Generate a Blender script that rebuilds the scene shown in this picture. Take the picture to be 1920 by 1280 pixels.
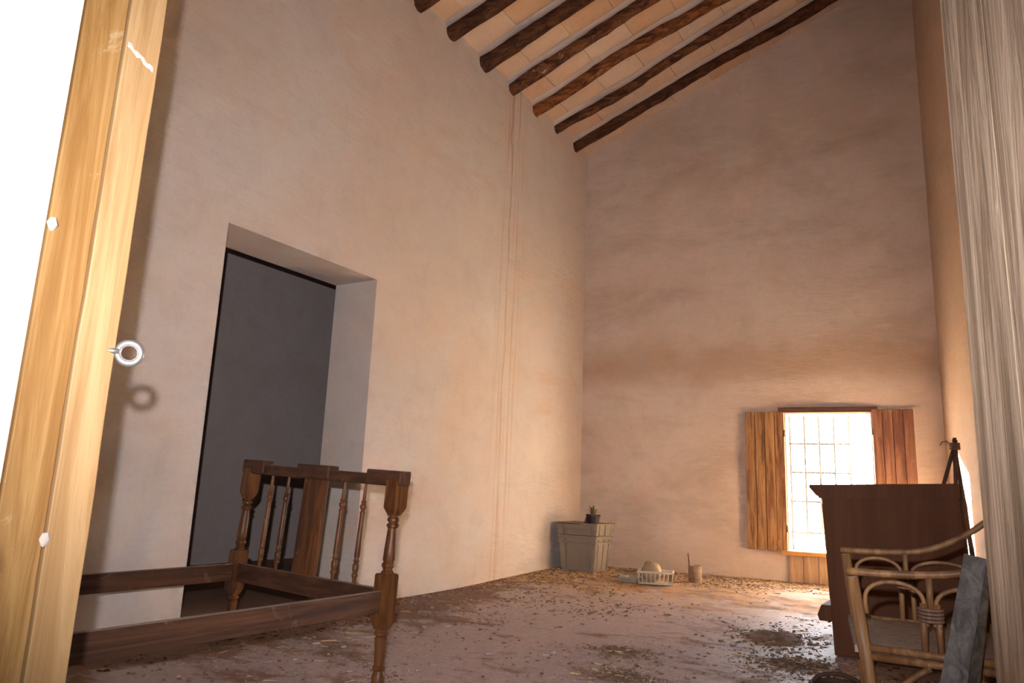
import bpy, math, random
import numpy as np
from mathutils import Vector, Matrix, noise

for o in list(bpy.data.objects):
    bpy.data.objects.remove(o)
random.seed(7)
rng = np.random.default_rng(7)
scn = bpy.context.scene
COL = scn.collection

# ------------------------------------------------------------------ camera
EYE = Vector((0.0, 0.0, 0.78))
FPX = 1380.0
YAW, PITCH, ROLL = (math.radians(a) for a in (32.0, 11.4, 2.36))
fwd = Vector((-math.sin(YAW) * math.cos(PITCH), math.cos(YAW) * math.cos(PITCH), math.sin(PITCH)))
r0 = Vector((math.cos(YAW), math.sin(YAW), 0.0))
u0 = r0.cross(fwd)
right = r0 * math.cos(ROLL) + u0 * math.sin(ROLL)
up = u0 * math.cos(ROLL) - r0 * math.sin(ROLL)
CAMROT = Matrix((right, up, -fwd)).transposed().to_4x4()
cam = bpy.data.cameras.new('camera')
cam.sensor_fit = 'HORIZONTAL'
cam.sensor_width = 36.0
cam.lens = 36.0 * FPX / 1920.0
cam.clip_start = 0.02
camo = bpy.data.objects.new('camera', cam)
camo.matrix_world = Matrix.Translation(EYE) @ CAMROT
COL.objects.link(camo)
scn.camera = camo

# frame of the far wall (used by the sun and the portal)
TH = math.radians(6.0)
FD = Vector((math.cos(TH), math.sin(TH), 0))       # along the far wall
FN = Vector((-math.sin(TH), math.cos(TH), 0))      # outwards through the far wall
FP = Vector((-3.5, 7.068, 0))
def far(s, t, z):
    return FP + FD * s + FN * t + Vector((0, 0, z))
WS0, WS1, WZ0, WZ1, WT = 2.04, 2.775, 0.335, 1.595, 0.32

# ------------------------------------------------------------------ world, sun, camera flash, exposure
world = bpy.data.worlds.new('sky')
scn.world = world
world.use_nodes = True
bg = world.node_tree.nodes['Background']
bg.inputs['Color'].default_value = (0.80, 0.90, 1.0, 1)
bg.inputs['Strength'].default_value = 26.0

sun = bpy.data.lights.new('sun', 'SUN')
sun.energy = 345.0
sun.angle = math.radians(0.6)
sun.color = (1.0, 0.86, 0.64)
suno = bpy.data.objects.new('sun', sun)
suno.rotation_euler = (FD * 0.683 - FN * 0.731 - Vector((0, 0, 0.29))).to_track_quat('-Z', 'Y').to_euler()
COL.objects.link(suno)

# the flash of the camera that took the picture: a few centimetres above and left of the lens
fl = bpy.data.lights.new('camera_flash', 'SPOT')
fl.energy = 450.0
fl.color = (0.97, 0.96, 1.0)
fl.shadow_soft_size = 0.010
fl.spot_size = math.radians(92)
fl.spot_blend = 1.0
flo = bpy.data.objects.new('camera_flash', fl)
flo.matrix_world = Matrix.Translation(EYE + up * 0.100 - right * 0.030) @ CAMROT
COL.objects.link(flo)

# daylight guide in the window opening (a portal gives no light of its own)
RC = far(3.34, 0, 0)                               # far right corner of the room
RN = Vector((0.86, 0.3, 0))
rd = (RN - RC).normalized()                        # along the right wall, towards the camera
rn = Vector((-rd.y, rd.x, 0))
if rn.x < 0:
    rn = -rn                                       # outwards through the right wall
def rgt(s, t, z):
    return RC + rd * s + rn * t + Vector((0, 0, z))
VT = 0.36
pt = bpy.data.lights.new('window_portal', 'AREA')
pt.shape = 'RECTANGLE'
pt.size, pt.size_y = WS1 - WS0, WZ1 - WZ0
pt.cycles.is_portal = True
pto = bpy.data.objects.new('window_portal', pt)
pto.location = far((WS0 + WS1) / 2, WT + 0.01, (WZ0 + WZ1) / 2)
pto.rotation_euler = (-FN).to_track_quat('-Z', 'Z').to_euler()
COL.objects.link(pto)

scn.cycles.sample_clamp_indirect = 0.0     # keep the daylight that bounces off the window reveal
scn.view_settings.view_transform = 'Standard'
scn.view_settings.look = 'None'
scn.view_settings.exposure = 0.0
scn.view_settings.gamma = 1.0
scn.view_settings.use_curve_mapping = False

# ------------------------------------------------------------------ node helpers
class NT:
    def __init__(self, name):
        self.m = bpy.data.materials.new(name)
        self.m.use_nodes = True
        self.t = self.m.node_tree
        self.b = self.t.nodes['Principled BSDF']
    def n(self, kind, **kw):
        nd = self.t.nodes.new(kind)
        for k, v in kw.items():
            setattr(nd, k, v)
        return nd
    def put(self, sock, v):
        if hasattr(v, 'links') or isinstance(v, bpy.types.NodeSocket):
            self.t.links.new(v, sock)
        else:
            if isinstance(v, (tuple, list)) and len(v) == 3 and sock.type == 'RGBA':
                v = (*v, 1)
            sock.default_value = v
    def coords(self, kind='Object', scale=(1, 1, 1), rot=(0, 0, 0)):
        if kind == 'World':
            src = self.n('ShaderNodeNewGeometry').outputs['Position']
        else:
            src = self.n('ShaderNodeTexCoord').outputs[kind]
        mp = self.n('ShaderNodeMapping')
        self.put(mp.inputs['Vector'], src)
        mp.inputs['Scale'].default_value = scale
        mp.inputs['Rotation'].default_value = rot
        return mp.outputs['Vector']
    def noise(self, vec, scale=5, detail=6, rough=0.6, dist=0.0):
        nd = self.n('ShaderNodeTexNoise')
        self.put(nd.inputs['Vector'], vec)
        nd.inputs['Scale'].default_value = scale
        nd.inputs['Detail'].default_value = detail
        nd.inputs['Roughness'].default_value = rough
        nd.inputs['Distortion'].default_value = dist
        return nd.outputs['Fac']
    def ramp(self, fac, *stops):
        nd = self.n('ShaderNodeMapRange', interpolation_type='SMOOTHSTEP')
        self.put(nd.inputs['Value'], fac)
        nd.inputs['From Min'].default_value, nd.inputs['From Max'].default_value = stops[0], stops[1]
        nd.inputs['To Min'].default_value, nd.inputs['To Max'].default_value = (stops[2], stops[3]) if len(stops) > 2 else (0, 1)
        return nd.outputs['Result']
    def mix(self, fac, a, b, mode='MIX'):
        nd = self.n('ShaderNodeMix', data_type='RGBA', blend_type=mode)
        self.put(nd.inputs['Factor'], fac)
        self.put(nd.inputs['A'], a) if False else self.put(nd.inputs[6], a)
        self.put(nd.inputs[7], b)
        return nd.outputs[2]
    def math(self, op, a, b=0.0, c=0.0):
        nd = self.n('ShaderNodeMath', operation=op)
        self.put(nd.inputs[0], a); self.put(nd.inputs[1], b); self.put(nd.inputs[2], c)
        return nd.outputs[0]
    def sep(self, vec):
        nd = self.n('ShaderNodeSeparateXYZ')
        self.put(nd.inputs[0], vec)
        return nd.outputs
    def bump(self, h, strength=0.3, dist=0.01):
        nd = self.n('ShaderNodeBump')
        nd.inputs['Strength'].default_value = strength
        nd.inputs['Distance'].default_value = dist
        self.put(nd.inputs['Height'], h)
        self.put(self.b.inputs['Normal'], nd.outputs['Normal'])
    def out(self, color, rough=0.8, spec=0.3, metal=0.0):
        self.put(self.b.inputs['Base Color'], color)
        self.put(self.b.inputs['Roughness'], rough)
        self.b.inputs['Specular IOR Level'].default_value = spec
        self.b.inputs['Metallic'].default_value = metal
        return self.m

def rnd_obj(t):
    return t.n('ShaderNodeObjectInfo').outputs['Random']

def plaster(name, base, dark, warm, stains=None, scale=1.0):
    t = NT(name)
    v = t.coords('World')
    big = t.noise(v, 0.9 * scale, 5, 0.65, 0.6)
    mid = t.noise(v, 4.5 * scale, 6, 0.7, 0.3)
    fine = t.noise(v, 38, 4, 0.7)
    c = t.mix(t.ramp(big, 0.38, 0.68), base, warm)
    c = t.mix(t.ramp(mid, 0.45, 0.85, 0.0, 0.55), c, dark)
    c = t.mix(t.ramp(fine, 0.35, 0.75, 0.0, 0.18), c, dark)
    if stains:
        c = stains(t, v, c)
    # brushed, trowelled relief
    vb = t.coords('World', (2.0, 2.0, 7.0), (0.0, 0.35, 0.35))
    h = t.math('ADD', t.math('MULTIPLY', t.noise(vb, 3.0, 5, 0.65), 1.6), t.math('MULTIPLY', t.noise(v, 60, 3, 0.6), 0.25))
    t.bump(h, 0.28, 0.02)
    return t.out(c, 0.92, 0.12)

def stains_left(t, v, c):
    s = t.sep(v)
    wob = t.noise(t.coords('World', (0, 0.2, 0.9)), 1.6, 6, 0.62)
    yy = t.math('SUBTRACT', s[1], t.math('MULTIPLY_ADD', wob, 0.20, 5.36))
    # run-off streaks down from a rafter end, two thin cracks
    wide = t.ramp(t.math('ABSOLUTE', t.math('SUBTRACT', yy, 0.05)), 0.02, 0.30, 1.0, 0.0)
    streak = t.noise(t.coords('World', (1, 34, 0.7)), 1.0, 4, 0.6)
    m1 = t.math('MULTIPLY', wide, t.ramp(streak, 0.46, 0.66, 0.0, 0.75))
    c = t.mix(m1, c, (0.50, 0.31, 0.18))
    for off, w, zlo in ((0.0, 0.012, 0.9), (0.13, 0.007, 2.6)):
        cr = t.ramp(t.math('ABSOLUTE', t.math('SUBTRACT', yy, off)), w * 0.3, w, 1.0, 0.0)
        cr = t.math('MULTIPLY', cr, t.ramp(t.noise(t.coords('World', (0, 3, 2.2)), 1.3, 4, 0.7), 0.36, 0.58, 0.15, 1.0))
        cr = t.math('MULTIPLY', cr, t.ramp(s[2], zlo, zlo + 2.4, 0.12, 0.65))
        c = t.mix(cr, c, (0.30, 0.17, 0.09))
    # pale diagonal sweeps
    vd = t.coords('World', (0.4, 0.55, 2.6), (0.6, 0, 0))
    c = t.mix(t.ramp(t.noise(vd, 1.6, 4, 0.6), 0.55, 0.78, 0.0, 0.5), c, (0.60, 0.42, 0.30))
    return c

def stains_far(t, v, c):
    s = t.sep(v)
    vh = t.coords('World', (0.7, 0.7, 1.7), (0, 0.25, 0))
    n1 = t.noise(vh, 1.5, 6, 0.68, 0.5)
    c = t.mix(t.ramp(n1, 0.44, 0.74, 0.0, 0.45), c, (0.42, 0.30, 0.21))
    zb = t.math('ADD', s[2], t.math('MULTIPLY', t.noise(v, 1.4, 4, 0.6), 0.55))
    band = t.math('MULTIPLY', t.ramp(zb, 2.05, 2.32), t.ramp(zb, 2.36, 2.75, 1.0, 0.0))
    c = t.mix(t.math('MULTIPLY', band, 0.55), c, (0.42, 0.27, 0.16))
    low = t.ramp(t.math('ADD', s[2], t.math('MULTIPLY', t.noise(v, 5, 4, 0.6), 0.25)), 0.30, 0.62, 0.3, 0.0)
    c = t.mix(low, c, (0.66, 0.50, 0.36))
    vs = t.coords('World', (1.2, 1.2, 5.0), (0, -0.3, 0))
    c = t.mix(t.ramp(t.noise(vs, 4.0, 5, 0.7), 0.56, 0.76, 0.0, 0.18), c, (0.36, 0.24, 0.17))
    return c

def wood(name, light, dark, axis=2, scale=1.0, rough=0.6, spec=0.3, wear=None, worn=0.0, rvar=0.15, bump=0.25, coord='Object', knots=None, lit_dust=None):
    t = NT(name)
    sc = [26 * scale] * 3
    sc[axis] = 1.6 * scale
    v = t.coords(coord, tuple(sc))
    # shift each piece so neighbours do not repeat
    off = t.n('ShaderNodeVectorMath', operation='ADD')
    t.put(off.inputs[0], v)
    comb = t.n('ShaderNodeCombineXYZ')
    r = rnd_obj(t)
    for k in range(3):
        t.put(comb.inputs[k], t.math('MULTIPLY', r, 37.0 + 11 * k))
    t.put(off.inputs[1], comb.outputs[0])
    v = off.outputs[0]
    g = t.noise(v, 1.0, 7, 0.7, 0.9)
    f2 = t.noise(v, 4.2, 4, 0.6)
    c = t.mix(t.ramp(g, 0.36, 0.66), dark, light)
    c = t.mix(t.ramp(f2, 0.5, 0.8, 0.0, 0.45), c, dark)
    if wear:
        wv = t.coords('Object', (4.0, 4.0, 4.0))
        c = t.mix(t.ramp(t.noise(wv, 2.2, 6, 0.75, 0.8), 0.62 - worn * 0.25, 0.72 - worn * 0.2, 0.0, 0.85), c, wear)
    c = t.mix(t.math('MULTIPLY', r, rvar), c, dark)
    if knots:
        ks, kc, kr = knots
        kv = [ks] * 3
        kv[axis] = ks * 0.45
        vo = t.n('ShaderNodeTexVoronoi')
        wob = t.n('ShaderNodeVectorMath', operation='ADD')
        t.put(wob.inputs[0], t.coords('Object', tuple(kv)))
        t.put(wob.inputs[1], comb.outputs[0])
        t.put(vo.inputs['Vector'], wob.outputs[0])
        vo.inputs['Scale'].default_value = 1.0
        dn = t.math('ADD', vo.outputs['Distance'], t.math('MULTIPLY', f2, 0.10))
        c = t.mix(t.ramp(dn, kr * 0.5, kr, 0.85, 0.0), c, kc)
    if lit_dust:  # upward faces paler: window light put into the colour, along with dust
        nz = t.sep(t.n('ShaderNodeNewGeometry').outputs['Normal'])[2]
        c = t.mix(t.math('MULTIPLY', t.ramp(nz, 0.75, 0.95), t.ramp(f2, 0.25, 0.6, 0.35, 0.85)), c, lit_dust)
    t.bump(g, bump, 0.006)
    return t.out(c, rough, spec)

def plain(name, col, rough=0.6, spec=0.3, metal=0.0, var=0.25, scale=14, bump=0.1):
    t = NT(name)
    v = t.coords('Object')
    n1 = t.noise(v, scale, 5, 0.65)
    c = t.mix(t.ramp(n1, 0.35, 0.75, 0.0, var), col, tuple(x * 0.45 for x in col))
    t.bump(t.noise(v, scale * 3, 4, 0.6), bump, 0.004)
    return t.out(c, rough, spec, metal)

def floor_mat():
    t = NT('floor_earth')
    v = t.coords('World')
    vr = t.coords('World', (0.85, 1.40, 1.0), (0, 0, -0.56))
    big = t.noise(vr, 1.0, 6, 0.66, 0.6)
    mid = t.noise(vr, 3.6, 8, 0.74, 0.4)
    fine = t.noise(v, 30, 6, 0.7)
    s = t.sep(v)
    base = t.mix(t.ramp(fine, 0.3, 0.75), (0.56, 0.44, 0.42), (0.40, 0.30, 0.275))
    # soil patches, thicker towards the walls
    edge = t.math('MAXIMUM', t.ramp(s[0], -3.45, -2.75, 0.20, 0.0), t.ramp(s[1], 5.3, 6.6, 0.0, 0.13))
    m = t.math('ADD', t.math('MULTIPLY_ADD', mid, 0.5, t.math('MULTIPLY', big, 0.5)), edge)
    soil = t.mix(fine, (0.20, 0.108, 0.070), (0.29, 0.165, 0.105))
    c = t.mix(t.ramp(m, 0.50, 0.585, 0.0, 0.9), base, soil)
    sp = t.noise(t.coords('World', (9, 16, 9), (0, 0, -0.56)), 1.6, 5, 0.75)
    c = t.mix(t.ramp(sp, 0.56, 0.68, 0.0, 0.75), c, (0.21, 0.125, 0.085))
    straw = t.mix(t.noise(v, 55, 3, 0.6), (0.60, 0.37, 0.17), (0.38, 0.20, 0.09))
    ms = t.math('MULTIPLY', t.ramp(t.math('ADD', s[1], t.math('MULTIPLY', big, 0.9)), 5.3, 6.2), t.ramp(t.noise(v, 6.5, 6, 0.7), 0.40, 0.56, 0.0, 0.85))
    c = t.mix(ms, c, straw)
    t.bump(t.math('ADD', t.math('MULTIPLY', fine, 0.5), mid), 0.5, 0.02)
    return t.out(c, t.ramp(m, 0.5, 0.62, 0.55, 0.92), 0.25)

M = {}
M['wall_left'] = plaster('plaster_left', (0.66, 0.575, 0.525), (0.50, 0.41, 0.345), (0.66, 0.53, 0.44), stains_left)
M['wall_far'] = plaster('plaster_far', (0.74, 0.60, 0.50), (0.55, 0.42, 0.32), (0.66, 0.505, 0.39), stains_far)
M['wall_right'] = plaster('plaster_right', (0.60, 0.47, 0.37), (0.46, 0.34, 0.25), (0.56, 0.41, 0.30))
M['lime'] = plaster('limewash', (0.86, 0.85, 0.83), (0.74, 0.72, 0.68), (0.84, 0.82, 0.78), scale=2.0)
M['side'] = plaster('plaster_grey', (0.60, 0.50, 0.47), (0.46, 0.37, 0.345), (0.56, 0.455, 0.415))
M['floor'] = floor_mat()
M['tile'] = plaster('ceiling_tile_wash', (0.64, 0.47, 0.34), (0.48, 0.33, 0.22), (0.66, 0.42, 0.27), scale=2.5)
M['tile_pale'] = plaster('ceiling_tile_pale', (0.66, 0.50, 0.38), (0.50, 0.35, 0.25), (0.66, 0.46, 0.32), scale=2.5)
M['tile_warm'] = plaster('ceiling_tile_warm', (0.62, 0.42, 0.27), (0.47, 0.29, 0.18), (0.64, 0.38, 0.22), scale=2.5)
M['mortar'] = plaster('grey_mortar', (0.56, 0.49, 0.46), (0.42, 0.35, 0.31), (0.54, 0.45, 0.40), scale=3)
M['beam'] = wood('rough_rafter_wood', (0.20, 0.078, 0.030), (0.040, 0.017, 0.011), 0, 0.8, 0.8, 0.15, (0.34, 0.22, 0.15), -0.1, 0.5, 1.0)
M['beam_red'] = wood('reddish_rafter_wood', (0.36, 0.130, 0.040), (0.070, 0.026, 0.013), 0, 0.8, 0.8, 0.15, (0.34, 0.22, 0.15), -0.2, 0.2, 1.0)
M['beam_fleck'] = wood('flecked_rafter_wood', (0.23, 0.090, 0.036), (0.050, 0.021, 0.013), 0, 0.8, 0.8, 0.15, (0.56, 0.44, 0.36), 0.12, 0.2, 1.0)
M['bed'] = wood('varnished_brown_wood', (0.185, 0.066, 0.017), (0.060, 0.020, 0.008), 2, 0.8, 0.42, 0.3, (0.28, 0.20, 0.16), 0.0, 0.25, 0.2)
M['bed_y'] = wood('worn_brown_rail', (0.150, 0.062, 0.030), (0.060, 0.027, 0.016), 1, 0.7, 0.55, 0.25, (0.20, 0.125, 0.085), 0.1, 0.2, 0.2, lit_dust=(0.42, 0.34, 0.29))
M['bed_x'] = wood('worn_brown_crossrail', (0.120, 0.046, 0.022), (0.050, 0.021, 0.012), 0, 0.7, 0.55, 0.25, (0.17, 0.105, 0.075), 0.05, 0.2, 0.2, lit_dust=(0.30, 0.22, 0.17))
M['pine'] = wood('pine_frame', (0.33, 0.185, 0.066), (0.20, 0.092, 0.024), 2, 0.75, 0.6, 0.2, (0.38, 0.26, 0.14), 0.15, 0.15, 0.3, knots=(9.0, (0.13, 0.055, 0.02), 0.20))
M['pine2'] = wood('pale_pine_frame', (0.365, 0.225, 0.105), (0.245, 0.130, 0.048), 2, 0.62, 0.6, 0.25, None, 0, 0.1, 0.3, knots=(8.0, (0.16, 0.07, 0.025), 0.19))
M['greydoor'] = wood('weathered_door_wood', (0.58, 0.425, 0.305), (0.28, 0.185, 0.120), 2, 0.85, 0.7, 0.2, None, 0, 0.2, 0.9, knots=(15.0, (0.70, 0.56, 0.38), 0.145))
M['plank'] = wood('grey_plank_wood', (0.185, 0.160, 0.150), (0.085, 0.070, 0.062), 2, 1.2, 0.9, 0.1, (0.24, 0.205, 0.19), -0.1, 0.3, 0.6)
M['plank_brown'] = wood('dull_brown_plank', (0.125, 0.095, 0.070), (0.055, 0.040, 0.030), 2, 1.2, 0.9, 0.1)
M['shutter'] = wood('golden_shutter_wood', (0.56, 0.31, 0.12), (0.16, 0.070, 0.028), 2, 1.1, 0.6, 0.3, (0.46, 0.33, 0.20), 0.1, 0.25, 0.6)
M['shutter_red'] = wood('reddish_shutter_wood', (0.36, 0.17, 0.085), (0.16, 0.065, 0.04), 2, 0.8, 0.55, 0.3, (0.40, 0.26, 0.14), 0.05, 0.25, 0.5)
M['sill'] = wood('ochre_sill_wood', (0.58, 0.31, 0.09), (0.40, 0.19, 0.05), 0, 0.8, 0.6, 0.3)
M['lintel'] = wood('dark_lintel_wood', (0.17, 0.075, 0.045), (0.08, 0.035, 0.025), 0, 0.8, 0.6, 0.3)
M['board_pale'] = wood('pale_board_wood', (0.50, 0.34, 0.20), (0.33, 0.20, 0.11), 2, 0.9, 0.75, 0.2)
M['chest'] = wood('brown_painted_chest', (0.150, 0.060, 0.031), (0.118, 0.046, 0.024), 2, 0.5, 0.75, 0.12, (0.17, 0.08, 0.05), 0.0, 0.1, 0.1)
M['bamboo'] = wood('rattan_cane', (0.30, 0.150, 0.058), (0.13, 0.055, 0.022), 2, 0.6, 0.5, 0.3, (0.36, 0.26, 0.17), 0.1, 0.2, 0.2)
M['lashing'] = wood('cane_lashing', (0.24, 0.125, 0.075), (0.10, 0.05, 0.035), 2, 2.0, 0.6, 0.3)
M['weave'] = plain('brown_seat_cloth', (0.34, 0.25, 0.19), 0.95, 0.1, 0, 0.6, 40, 0.6)
M['weave_shade'] = plain('shaded_back_weave', (0.060, 0.036, 0.028), 0.9, 0.1, 0, 0.5, 40, 0.6)  # near-black tone stands for the shade on the backrest
M['iron'] = plain('window_iron', (0.16, 0.13, 0.105), 0.6, 0.3, 0.0)
M['steel'] = plain('old_steel', (0.62, 0.58, 0.56), 0.32, 0.5, 0.9, 0.3, 60)
M['crate'] = plain('grey_plastic', (0.29, 0.24, 0.185), 0.5, 0.3, 0, 0.2, 9)
M['basket_white'] = plain('dusty_white_plastic', (0.66, 0.58, 0.48), 0.6, 0.3, 0, 0.3, 20)
M['tray'] = plain('grey_dusty_tray', (0.42, 0.36, 0.30), 0.8, 0.2)
M['sack'] = plain('pale_plaster_lump', (0.46, 0.34, 0.21), 0.95, 0.1, 0, 0.5, 12, 0.6)
M['can'] = plain('rusty_can', (0.34, 0.235, 0.155), 0.5, 0.4, 0.3, 0.6, 18)
M['black'] = plain('black_plastic', (0.035, 0.022, 0.028), 0.5, 0.3)
M['leaf'] = plain('olive_leaf', (0.16, 0.15, 0.04), 0.7, 0.2)
M['stick'] = wood('brown_stick', (0.20, 0.095, 0.055), (0.09, 0.045, 0.03), 2, 0.8, 0.75, 0.2)
M['twine'] = plain('old_twine', (0.22, 0.13, 0.09), 0.9, 0.1)
M['wicker'] = plain('wicker', (0.40, 0.23, 0.09), 0.7, 0.25, 0, 0.6, 50, 0.6)
M['wicker_dark'] = plain('dark_wicker_rim', (0.075, 0.040, 0.025), 0.7, 0.25, 0, 0.4, 50, 0.6)
M['soil'] = plain('dark_soil', (0.20, 0.118, 0.078), 0.95, 0.1, 0, 0.6, 25, 0.5)
M['soil2'] = plain('brown_soil', (0.29, 0.185, 0.125), 0.95, 0.1, 0, 0.6, 25, 0.5)
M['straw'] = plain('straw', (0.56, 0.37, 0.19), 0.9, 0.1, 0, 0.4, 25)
M['crumb'] = plain('plaster_crumb', (0.44, 0.36, 0.31), 0.95, 0.1, 0, 0.3, 30)
M['earth'] = plain('sunlit_ground', (0.52, 0.36, 0.20), 0.95, 0.1, 0, 0.2, 1.5)

# ------------------------------------------------------------------ mesh helpers
class MB:
    def __init__(self):
        self.v, self.f = [], []
    def add(self, vs, fs):
        o = len(self.v)
        self.v += [tuple(p) for p in vs]
        self.f += [tuple(i + o for i in q) for q in fs]
        return self
    def hexa(self, p):   # 4 bottom + 4 top points
        return self.add(p, [(3, 2, 1, 0), (4, 5, 6, 7), (0, 1, 5, 4), (1, 2, 6, 5), (2, 3, 7, 6), (3, 0, 4, 7)])
    def box(self, a, b):
        (x0, y0, z0), (x1, y1, z1) = a, b
        return self.hexa([(x0, y0, z0), (x1, y0, z0), (x1, y1, z0), (x0, y1, z0), (x0, y0, z1), (x1, y0, z1), (x1, y1, z1), (x0, y1, z1)])
    def fbox(self, s0, s1, t0, t1, z0, z1):   # box in the frame of the far wall
        return self.hexa([far(s0, t0, z0), far(s1, t0, z0), far(s1, t1, z0), far(s0, t1, z0), far(s0, t0, z1), far(s1, t0, z1), far(s1, t1, z1), far(s0, t1, z1)])
    def prism(self, poly, vec):   # planar polygon of 3-d points pushed along vec
        n = len(poly)
        vec = Vector(vec)
        ps = [Vector(p) for p in poly] + [Vector(p) + vec for p in poly]
        fs = [tuple(range(n))[::-1], tuple(range(n, 2 * n))] + [(i, (i + 1) % n, (i + 1) % n + n, i + n) for i in range(n)]
        return self.add(ps, fs)
    def bar(self, p0, p1, w, h, upv=(0, 0, 1)):   # square bar between two points
        p0, p1 = Vector(p0), Vector(p1)
        d = (p1 - p0).normalized()
        sd = d.cross(Vector(upv)).normalized() * (w / 2)
        uu = sd.cross(d).normalized() * (h / 2)
        q = [p0 - sd - uu, p0 + sd - uu, p0 + sd + uu, p0 - sd + uu]
        q2 = [x + (p1 - p0) for x in q]
        return self.add(q + q2, [(0, 1, 2, 3), (7, 6, 5, 4), (0, 4, 5, 1), (1, 5, 6, 2), (2, 6, 7, 3), (3, 7, 4, 0)])
    def tube(self, path, rad, n=8, caps=True, closed=False, squash=1.0):
        path = [Vector(p) for p in path]
        m = len(path)
        if not hasattr(rad, '__len__'):
            rad = [rad] * m
        ref = None
        rings = []
        for i, p in enumerate(path):
            if closed:
                d = path[(i + 1) % m] - path[i - 1]
            else:
                d = path[min(i + 1, m - 1)] - path[max(i - 1, 0)]
            d.normalize()
            if ref is None:
                ref = d.cross(Vector((0, 0, 1)))
                if ref.length < 0.05:
                    ref = d.cross(Vector((0, 1, 0)))
            ref = (ref - d * ref.dot(d)).normalized()
            b = d.cross(ref)
            rings.append([p + (ref * math.cos(a) + b * math.sin(a) * squash) * rad[i] for a in [2 * math.pi * k / n for k in range(n)]])
        vs = [q for r in rings for q in r]
        fs = []
        for i in range(m if closed else m - 1):
            j = (i + 1) % m
            for k in range(n):
                fs.append((i * n + k, i * n + (k + 1) % n, j * n + (k + 1) % n, j * n + k))
        if caps and not closed:
            fs += [tuple(range(n))[::-1], tuple(range((m - 1) * n, m * n))]
        return self.add(vs, fs)
    def lathe(self, prof, c, n=16, warp=None):   # prof: (radius, z) upwards
        cx, cy = c[0], c[1]
        cz = c[2] if len(c) > 2 else 0
        vs, fs = [], []
        for r, z in prof:
            for k in range(n):
                a = 2 * math.pi * k / n
                vs.append((cx + r * math.cos(a), cy + r * math.sin(a), cz + z))
        for i in range(len(prof) - 1):
            for k in range(n):
                fs.append((i * n + k, i * n + (k + 1) % n, (i + 1) * n + (k + 1) % n, (i + 1) * n + k))
        fs += [tuple(range(n))[::-1], tuple(range((len(prof) - 1) * n, len(prof) * n))]
        return self.add(vs, fs)
    def warp(self, fn):
        self.v = [tuple(fn(Vector(p))) for p in self.v]
        return self
    def build(self, name, mat, parent=None, origin=None, smooth=False, bevel=0.0, seg=2, auto=None):
        root = parent
        while root is not None and root.parent is not None:
            root = root.parent
        org = Vector(ORG[root.name]) if root is not None else Vector(origin if origin is not None else (0, 0, 0))
        me = bpy.data.meshes.new(name)
        me.from_pydata([tuple(Vector(p) - org) for p in self.v], [], self.f)
        me.update()
        me.materials.append(M[mat] if isinstance(mat, str) else mat)
        if smooth:
            me.polygons.foreach_set('use_smooth', [True] * len(me.polygons))
            if auto:
                me.set_sharp_from_angle(angle=math.radians(auto))
        o = bpy.data.objects.new(name, me)
        COL.objects.link(o)
        if parent is not None:
            o.parent = parent
        else:
            o.location = org
            ORG[o.name] = tuple(org)
        if bevel:
            bv = o.modifiers.new('edge', 'BEVEL')
            bv.width = bevel
            bv.segments = seg
            bv.limit_method = 'ANGLE'
        return o
ORG = {}

def thing(name, loc, label, cat, group=None):
    o = bpy.data.objects.new(name, None)
    o.empty_display_size = 0.1
    COL.objects.link(o)
    o.location = loc
    ORG[o.name] = tuple(loc)
    return tag(o, label, cat, group)
def tag(o, label=None, cat=None, group=None, kind=None):
    for k, v in (('label', label), ('category', cat), ('group', group), ('kind', kind)):
        if v:
            o[k] = v
    return o
def struct(name, mb, mat, label=None, **kw):
    o = mb.build(name, mat, **kw)
    o['kind'] = 'structure'
    if label:
        o['label'] = label
    return o
def sroot(name, loc, label):
    o = bpy.data.objects.new(name, None)
    o.empty_display_size = 0.1
    COL.objects.link(o)
    o.location = loc
    ORG[o.name] = tuple(loc)
    o['kind'] = 'structure'
    o['label'] = label
    return o

def sstep(x, a, b):
    u = min(1, max(0, (x - a) / (b - a)))
    return u * u * (3 - 2 * u)
def fz(x, y):     # the worn floor rises a little towards the far wall
    return 0.066 * sstep(y, 4.0, 7.0) + 0.010 * (noise.noise(Vector((x * 0.9, y * 0.9, 3.1)))) * sstep(y, 3.0, 4.0)

# ------------------------------------------------------------------ large structure
CSL = 0.43
def cz(x):
    return 4.60 + CSL * (x + 3.5)
LX = -3.5
FY = 0.62     # inner face of the front wall

# floor
mb = MB()
xs = np.linspace(-3.7, 1.4, 86)
ys = np.linspace(-3.2, 8.2, 190)
vs = [(x, y, fz(x, y)) for y in ys for x in xs]
nx = len(xs)
fs = [(j * nx + i, j * nx + i + 1, (j + 1) * nx + i + 1, (j + 1) * nx + i) for j in range(len(ys) - 1) for i in range(nx - 1)]
mb.add(vs, fs)
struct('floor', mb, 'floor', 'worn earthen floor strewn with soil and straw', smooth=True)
mb = MB().box((-6.4, 0.6, -0.10), (-3.70, 6.6, 0.0))
struct('floor_side_room', mb, 'floor', 'dark floor of the room beyond the doorway')

# left wall with its doorway
DY0, DY1, DZ = 2.51, 3.762, 2.205
mb = MB()
ZT = 5.2
def yz(pts):
    return [(LX, y, z) for y, z in pts]
W = (-0.40, 0, 0)
mb.prism(yz([(0.0, -0.1), (DY0, -0.1), (DY0, ZT), (0.0, ZT)]), W)
mb.prism(yz([(DY1, -0.1), (7.6, -0.1), (7.6, ZT), (DY1, ZT)]), W)
mb.prism(yz([(DY0, DZ), (DY1, DZ), (DY1, ZT), (DY0, ZT)]), W)
struct('wall_left', mb, 'wall_left', 'tall plastered wall pierced by a deep doorway')

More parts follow.
